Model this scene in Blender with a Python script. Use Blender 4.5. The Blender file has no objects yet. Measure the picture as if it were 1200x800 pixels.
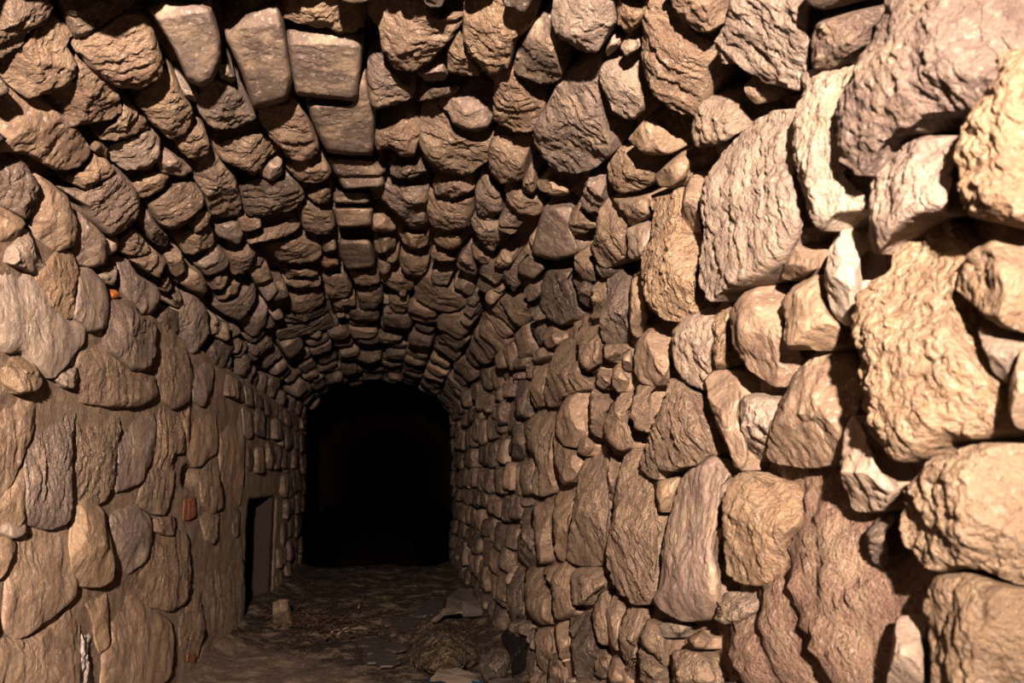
import bpy, math, random
import numpy as np
C = bpy.context.scene.collection
rng = np.random.default_rng(11)
random.seed(5)

# ------------------------------------------------------------------ tunnel
# metres; camera at the origin, X right, Y along the tunnel, Z up
LW, RW, FL, ZS, BV = 1.05, 0.76, 1.08, 0.68, 0.55     # left wall, right wall, floor depth, springing height, vault rise
CX, AV = (RW - LW) / 2, (RW + LW) / 2
FPX = 1000.0
_a = np.array([(457 - 600) / FPX, -(560 - 400) / FPX, 1.0]); _a /= np.linalg.norm(_a)
PSI = -math.asin(_a[0]); TH = math.asin(-_a[1] / math.cos(PSI))
FWD = np.array([math.sin(PSI) * math.cos(TH), math.cos(PSI) * math.cos(TH), math.sin(TH)])
RGT = np.array([math.cos(PSI), -math.sin(PSI), 0.0]); UPV = np.cross(RGT, FWD)


def cast(P, h):
    """Where the sight line through photo point P meets the tunnel lining raised by h towards the inside."""
    P = np.asarray(P, float); h = np.broadcast_to(np.asarray(h, float), P.shape[:1])
    d = FWD * FPX + RGT * (P[:, :1] - 600) - UPV * (P[:, 1:2] - 400)
    d = d / d[:, 1:2]
    dx, dz = d[:, 0], d[:, 2]
    dx = np.where(np.abs(dx) < 1e-5, 1e-5, dx)
    t = np.where(dx < 0, -(LW - h) / dx, (RW - h) / dx)
    z = t * dz
    A, B = AV - h, BV - h
    qa = (dx / A) ** 2 + (dz / B) ** 2
    qb = -2 * (dx * CX / A ** 2 + dz * ZS / B ** 2)
    qc = (CX / A) ** 2 + (ZS / B) ** 2 - 1
    te = (-qb + np.sqrt(np.maximum(qb * qb - 4 * qa * qc, 0))) / (2 * qa)
    t = np.where(z > ZS, te, t)
    tf = np.where(dz < -1e-5, -(FL - h) / np.minimum(dz, -1e-5), 1e9)
    t = np.minimum(np.minimum(t, tf), 30.0)
    return d * t[:, None]


def floor_cast(P, h):
    P = np.asarray(P, float)
    d = FWD * FPX + RGT * (P[:, :1] - 600) - UPV * (P[:, 1:2] - 400)
    d = d / d[:, 1:2]
    return d * (-(FL - np.asarray(h, float)) / d[:, 2])[:, None]


def inward(X):
    """Direction from the lining towards the inside of the tunnel."""
    n = np.zeros_like(X)
    v = X[:, 2] > ZS
    n[:, 0] = np.where(X[:, 0] > CX, -1.0, 1.0)
    e = np.stack([-(X[:, 0] - CX) / AV ** 2, np.zeros(len(X)), -(X[:, 2] - ZS) / BV ** 2], 1)
    e /= np.maximum(np.linalg.norm(e, axis=1, keepdims=True), 1e-9)
    n[v] = e[v]
    return n


def project(X):
    c = X @ FWD
    return np.stack([600 + FPX * (X @ RGT) / c, 400 - FPX * (X @ UPV) / c], 1)


# ------------------------------------------------------------------ noise
def _h(i, j, k, s):
    n = (i * 374761393 + j * 668265263 + k * 2147483647 + s * 1274126177) & 0xFFFFFFFF
    n = ((n ^ (n >> 13)) * 1274126177) & 0xFFFFFFFF
    n = ((n ^ (n >> 16)) * 2246822519) & 0xFFFFFFFF
    return ((n ^ (n >> 15)) & 0xFFFFFF) / float(0x7FFFFF) - 1.0


def vnoise(q, s=0):
    f = np.floor(q); w = q - f; w = w * w * (3 - 2 * w)
    i = f.astype(np.int64)
    r = 0
    for a in (0, 1):
        for b in (0, 1):
            for c in (0, 1):
                k = _h(i[:, 0] + a, i[:, 1] + b, i[:, 2] + c, s)
                r = r + k * (w[:, 0] if a else 1 - w[:, 0]) * (w[:, 1] if b else 1 - w[:, 1]) * (w[:, 2] if c else 1 - w[:, 2])
    return r


def fbm(q, o=3, s=0, g=0.5):
    r, a = 0, 1.0
    for k in range(o):
        r = r + a * vnoise(q, s + k * 7); q = q * 2.03 + 17.1; a *= g
    return r


def rock_noise(X, style, size, seed, amp=1.0):
    """Relief of a stone in metres: bedding ledges across the tunnel axis, lumps, fine grain."""
    sz = min(1.0, size / 0.12) * amp
    th = (seed % 13 - 6) * 0.06; ph = (seed % 7 - 3) * 0.10
    B = X[:, 1] * math.cos(th) + X[:, 2] * math.sin(th) + X[:, 0] * math.sin(ph)
    w1 = fbm(X * 6, 2, seed); w2 = fbm(X * 24, 2, seed + 2)
    led = 0
    for fr, am in ((24.0, 1.0), (62.0, 0.5)):
        b = (B + 0.030 * w1 + 0.007 * w2) * fr
        i = np.floor(b).astype(np.int64); f = b - i; z = np.zeros_like(i)
        f = np.clip(f * 1.25, 0, 1)
        a0, a1 = _h(i, z, z, seed), _h(i + 1, z, z, seed)
        s_ = np.clip((f - 0.72) / 0.28, 0, 1)
        led = led + am * (a0 + (a1 - a0) * s_ + 0.5 * (f - 0.5) * (1 - s_))
    led = led * np.clip(0.65 + 1.1 * fbm(X * 8, 2, seed + 5), 0.12, 1.3)
    lump = fbm(X * 9, 3, seed + 9)
    crack = 1 - np.abs(fbm(X * 13, 3, seed + 23))
    crack = -np.maximum(crack - 0.88, 0) / 0.12
    fine = fbm(X * 60, 3, seed + 31, 0.6)
    chip = 0.5 - np.abs(fbm(np.stack([X[:, 0] * 20, B * 34, X[:, 2] * 20], 1), 3, seed + 51, 0.62))
    if style == 's':
        return sz * (0.0022 * led + 0.010 * lump + 0.004 * crack + 0.0035 * chip + 0.0014 * fine)
    if style == 'b':
        return sz * (0.0016 * led + 0.002 * lump + 0.002 * crack + 0.0016 * chip + 0.0011 * fine)
    if style == 'g':
        peb = np.abs(fbm(X * 50, 2, seed + 41))
        return sz * (0.003 * led + 0.012 * lump + 0.004 * crack + 0.006 * chip + 0.009 * peb + 0.003 * fine)
    return sz * (0.0058 * led + 0.010 * lump + 0.005 * crack + 0.0075 * chip + 0.0030 * fine)


# ------------------------------------------------------------------ meshes
def link(name, verts, faces, mats, smooth=True, parent=None):
    verts = np.asarray(verts, float)
    c = verts.mean(0)
    me = bpy.data.meshes.new(name)
    me.from_pydata((verts - c).tolist(), [], faces)
    me.polygons.foreach_set('use_smooth', [smooth] * len(me.polygons))
    me.materials.append(mats)
    me.update()
    o = bpy.data.objects.new(name, me); C.objects.link(o)
    o.location = c
    if parent is not None:
        o.parent = parent; o.location = c - np.array(parent.location)
    return o


def tag(o, label, cat, group=None, kind=None):
    o['label'] = label; o['category'] = cat
    if group: o['group'] = group
    if kind: o['kind'] = kind
    return o


def chaikin(P, k=1, w=0.2):
    for _ in range(k):
        N = np.roll(P, -1, 0)
        P = np.stack([P * (1 - w) + N * w, P * w + N * (1 - w)], 1).reshape(-1, 2)
    return P


def resample(P, n):
    Q = np.vstack([P, P[:1]])
    L = np.r_[0, np.cumsum(np.linalg.norm(np.diff(Q, axis=0), axis=1))]
    t = np.linspace(0, L[-1], n, endpoint=False)
    return np.stack([np.interp(t, L, Q[:, 0]), np.interp(t, L, Q[:, 1])], 1)


def centroid(P):
    N = np.roll(P, -1, 0); c = P[:, 0] * N[:, 1] - N[:, 0] * P[:, 1]
    A = c.sum() / 2
    if abs(A) < 1e-9: return P.mean(0), 1e-9
    return ((P + N) * c[:, None]).sum(0) / (6 * A), abs(A)


def ring_faces(n, rings, centre):
    """Quads between successive rings of n vertices, a fan to the vertex `centre` inside ring 0's innermost."""
    F = []
    for k in range(rings - 1):
        a, b = k * n, (k + 1) * n
        for i in range(n):
            j = (i + 1) % n
            F.append((a + i, a + j, b + j, b + i))
    a = (rings - 1) * n
    for i in range(n):
        F.append((a + i, a + (i + 1) % n, centre))
    return F


def stone_geo(P, mapf, h0, tilt, dome, style, seed, n, m, back, nrm=inward, namp=1.0, under=0.0):
    """Closed stone: front relief over outline P (2-D, mapped to the lining by mapf), sides and back set into the masonry."""
    r_ = np.random.default_rng(seed)
    O = resample(chaikin(np.asarray(P, float), 1, 0.10 if style == 'b' else 0.14), n)
    c, area = centroid(O)
    ks = 1 - (np.arange(m) / m) ** 1.10
    ft = np.fft.fft((O - c)[:, 0] + 1j * (O - c)[:, 1]); fq = np.abs(np.fft.fftfreq(n, 1.0 / n))
    rings = []
    for k in ks:
        z = np.fft.ifft(ft * np.exp(-((fq * (1 - k)) / 2.2) ** 2 * (fq > 1.5)))
        rings.append(c + np.stack([z.real, z.imag], 1) * k)
    R = np.concatenate(rings + [c[None]])
    rr = np.concatenate([np.full(n, k) for k in ks] + [[0.0]])
    X0 = mapf(R, np.zeros(len(R)))
    y0, y1 = X0[:, 1].min(), X0[:, 1].max()
    t = (X0[:, 1] - y0) / max(y1 - y0, 1e-6)
    Xo = X0[:n]
    size = math.sqrt(max(np.linalg.norm(Xo.max(0) - Xo.min(0)) * np.ptp(O[:, 0]) / max(np.ptp(O[:, 0]), 1e-6), 1e-6)) ** 2 / 2
    zt = (X0[:, 2] - X0[:, 2].min()) / max(np.ptp(X0[:, 2]), 1e-6)
    lift = under * (0.75 - zt)            # lower edges stand out, tops run back into the wall
    # relief profile
    p = {'b': 16.0, 's': 5.0, 'g': 5.0}.get(style, 7.0)
    f = (1 - rr ** p)
    D = min(dome, 0.38 * size)
    h = h0 + min(tilt, 0.45 * (y1 - y0)) * (t - 0.4) + D * (f - 1)
    if style == 'b':
        h = h - 0.035 * np.clip(1 - t / 0.2, 0, 1)
    else:
        s2 = np.sqrt(area / math.pi)
        loc = (R - c) / s2
        for k in range(6):
            an = r_.uniform(0, 2 * math.pi)
            g = r_.uniform(0.35, 1.5) * D; off = r_.uniform(0.0, 0.55) * D
            pl = h0 + min(tilt, 0.45 * (y1 - y0)) * (t - 0.4) + off - g * (loc[:, 0] * math.cos(an) + loc[:, 1] * math.sin(an))
            h = np.minimum(h, pl)
    h = h + lift
    X = mapf(R, h)
    N = nrm(X)
    X = X + N * rock_noise(X, style, size, seed, namp)[:, None]
    hb = h[:n] + back
    e = X[:n]; Ne = N[:n]
    cm = e.mean(0)
    sides = []
    for q, sh in ((0.25, 0.0), (0.6, 0.03), (1.0, 0.08)):
        S = e - Ne * (hb * q)[:, None]
        S = S + (cm - e) * sh * np.array([1, 1, 1])
        sides.append(S + Ne * (rock_noise(S, style, size, seed + 5, 0.5))[:, None])
    V = np.vstack([X] + sides + [sides[-1].mean(0)[None]])
    Fc = ring_faces(n, m, m * n)
    base = m * n + 1
    idx = [list(range(n))] + [list(range(base + k * n, base + (k + 1) * n)) for k in range(3)]
    for A, B in zip(idx[:-1], idx[1:]):
        for i in range(n):
            j = (i + 1) % n
            Fc.append((A[j], A[i], B[i], B[j]))
    last, ctr = idx[-1], len(V) - 1
    for i in range(n):
        Fc.append((last[(i + 1) % n], last[i], ctr))
    # outline direction decides which way the normals face
    a, b, c3 = V[Fc[0][0]], V[Fc[0][1]], V[Fc[0][2]]
    if np.dot(np.cross(b - a, c3 - a), N[0]) < 0:
        Fc = [q[::-1] for q in Fc]
    return V, Fc, size


# ------------------------------------------------------------------ materials
def nodes(name):
    m = bpy.data.materials.new(name); m.use_nodes = True
    nt = m.node_tree; nt.nodes.clear()
    out = nt.nodes.new('ShaderNodeOutputMaterial'); b = nt.nodes.new('ShaderNodeBsdfPrincipled')
    nt.links.new(b.outputs[0], out.inputs[0])
    b.inputs['Roughness'].default_value = 0.9
    b.inputs['Specular IOR Level'].default_value = 0.12
    return m, nt, b


def rock_material(name, fine=160.0, bump=0.5, own=None, mottled=0.5, streak=0.35, rough=0.88, dist=0.004):
    m, nt, b = nodes(name)
    L = nt.links.new; N = nt.nodes.new
    tc = N('ShaderNodeTexCoord'); oi = N('ShaderNodeObjectInfo')
    add = N('ShaderNodeVectorMath'); add.operation = 'ADD'
    L(tc.outputs['Object'], add.inputs[0])
    sc = N('ShaderNodeVectorMath'); sc.operation = 'SCALE'; sc.inputs['Scale'].default_value = 3.0
    L(oi.outputs['Location'], sc.inputs[0]); L(sc.outputs[0], add.inputs[1])
    co = add.outputs[0]

    def noise(s, d, r=0.6, vec=None):
        n = N('ShaderNodeTexNoise'); n.inputs['Scale'].default_value = s; n.inputs['Detail'].default_value = d
        n.inputs['Roughness'].default_value = r
        L(vec or co, n.inputs['Vector']); return n.outputs['Fac']

    def ramp(x, lo, hi, a, c):
        r = N('ShaderNodeMapRange'); r.inputs[1].default_value = lo; r.inputs[2].default_value = hi
        r.inputs[3].default_value = a; r.inputs[4].default_value = c
        L(x, r.inputs[0]); return r.outputs[0]

    def mix(kind, fac, A, Bc):
        x = N('ShaderNodeMix'); x.data_type = 'RGBA'; x.blend_type = kind
        if isinstance(fac, float): x.inputs['Factor'].default_value = fac
        else: L(fac, x.inputs['Factor'])
        for v, sk in ((A, x.inputs[6]), (Bc, x.inputs[7])):
            if isinstance(v, tuple): sk.default_value = v
            else: L(v, sk)
        return x.outputs[2]
    if own == 'dirt':
        at = N('ShaderNodeAttribute'); at.attribute_name = 'dim_litter'
        base = mix('MIX', at.outputs['Fac'], (0.115, 0.083, 0.068, 1), (0.028, 0.019, 0.0145, 1))  # sand to litter; the litter colour also carries the far floor's dimness
    else:
        base = oi.outputs['Color'] if own is None else own
    col = mix('MULTIPLY', ramp(noise(13, 6, 0.72), 0.44, 0.60, 0.0, min(1, mottled * 1.7)), base, (0.58, 0.55, 0.58, 1))
    col = mix('MIX', ramp(noise(7, 6, 0.72), 0.50, 0.64, 0.0, 0.6), col, (0.31, 0.235, 0.160, 1))
    mp = N('ShaderNodeMapping'); mp.inputs['Scale'].default_value = (5, 40, 5); L(co, mp.inputs[0])
    col = mix('MULTIPLY', ramp(noise(1.0, 5, 0.7, mp.outputs[0]), 0.45, 0.7, 0.0, streak), col, (0.55, 0.50, 0.50, 1))
    col = mix('MIX', ramp(noise(70, 3, 0.7), 0.56, 0.68, 0.0, 0.5), col, (0.42, 0.36, 0.31, 1))
    L(col, b.inputs['Base Color'])
    b.inputs['Roughness'].default_value = rough
    bp = N('ShaderNodeBump'); bp.inputs['Strength'].default_value = bump; bp.inputs['Distance'].default_value = dist
    ad = N('ShaderNodeMath'); ad.operation = 'ADD'
    L(noise(fine, 4, 0.7), ad.inputs[0]); L(noise(fine * 0.3, 4, 0.65), ad.inputs[1])
    L(ad.outputs[0], bp.inputs['Height']); L(bp.outputs[0], b.inputs['Normal'])
    return m


M_LAYER = rock_material('layered_rock', 130, 1.0, dist=0.014)
M_SMOOTH = rock_material('smooth_rock', 150, 0.55, mottled=0.45, streak=0.2, dist=0.008)
M_GRIT = rock_material('gritty_rock', 80, 1.0, mottled=0.35, streak=0.1, dist=0.022)
M_BLOCK = rock_material('dressed_rock', 200, 0.5, mottled=0.35, streak=0.3, dist=0.006)
M_MORTAR = rock_material('earth_mortar', 90, 1.0, own=(0.235, 0.152, 0.112, 1), streak=0.0, dist=0.02)
M_SAND = rock_material('trodden_sand', 140, 0.8, own='dirt', mottled=0.4, streak=0.0, dist=0.008)
M_EARTH = rock_material('brown_earth', 60, 1.0, own=(0.055, 0.036, 0.020, 1), mottled=0.8, streak=0.0, dist=0.03)
STYLE = {'l': M_LAYER, 's': M_SMOOTH, 'g': M_GRIT, 'b': M_BLOCK}


def plain(name, col, rough=0.5, spec=0.4):
    m, nt, b = nodes(name)
    n = nt.nodes.new('ShaderNodeTexNoise'); n.inputs['Scale'].default_value = 30
    r = nt.nodes.new('ShaderNodeMix'); r.data_type = 'RGBA'
    r.inputs[6].default_value = col; r.inputs[7].default_value = tuple(c * 0.6 for c in col[:3]) + (1,)
    nt.links.new(n.outputs['Fac'], r.inputs['Factor']); nt.links.new(r.outputs[2], b.inputs['Base Color'])
    b.inputs['Roughness'].default_value = rough; b.inputs['Specular IOR Level'].default_value = spec
    return m


M_BAG = plain('black_plastic', (0.006, 0.006, 0.007, 1), 0.45)
M_BLUE = plain('blue_plastic', (0.010, 0.035, 0.060, 1), 0.4)
M_PALE = plain('pale_clay', (0.095, 0.072, 0.055, 1), 0.8)
M_SLATE = plain('grey_slate', (0.042, 0.033, 0.030, 1), 0.75)
M_BRICK = plain('red_clay', (0.19, 0.062, 0.028, 1), 0.85)
M_BRICKDARK = plain('dark_brick', (0.018, 0.0095, 0.007, 1), 0.9)  # pier brick, far darker than the red clay
M_RUST = plain('orange_rust', (0.42, 0.13, 0.02, 1), 0.8)
M_LIME = plain('white_lime', (0.40, 0.355, 0.335, 1), 0.8)
M_LEAF = plain('dead_leaf', (0.05, 0.026, 0.015, 1), 0.7)
M_TWIG = plain('dry_twig', (0.15, 0.11, 0.075, 1), 0.8)

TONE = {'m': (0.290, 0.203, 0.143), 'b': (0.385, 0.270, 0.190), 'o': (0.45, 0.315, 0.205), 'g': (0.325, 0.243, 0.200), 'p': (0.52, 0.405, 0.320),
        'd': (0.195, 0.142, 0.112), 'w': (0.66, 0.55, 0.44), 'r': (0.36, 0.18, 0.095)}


def tone(t, seed, f=1.0):
    r = np.random.default_rng(seed)
    k = r.uniform(0.88, 1.12); w = r.uniform(-0.03, 0.03)
    a = TONE[t]
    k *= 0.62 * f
    return (a[0] * k * (1 + w), a[1] * k, a[2] * k * (1 - w), 1)


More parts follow.
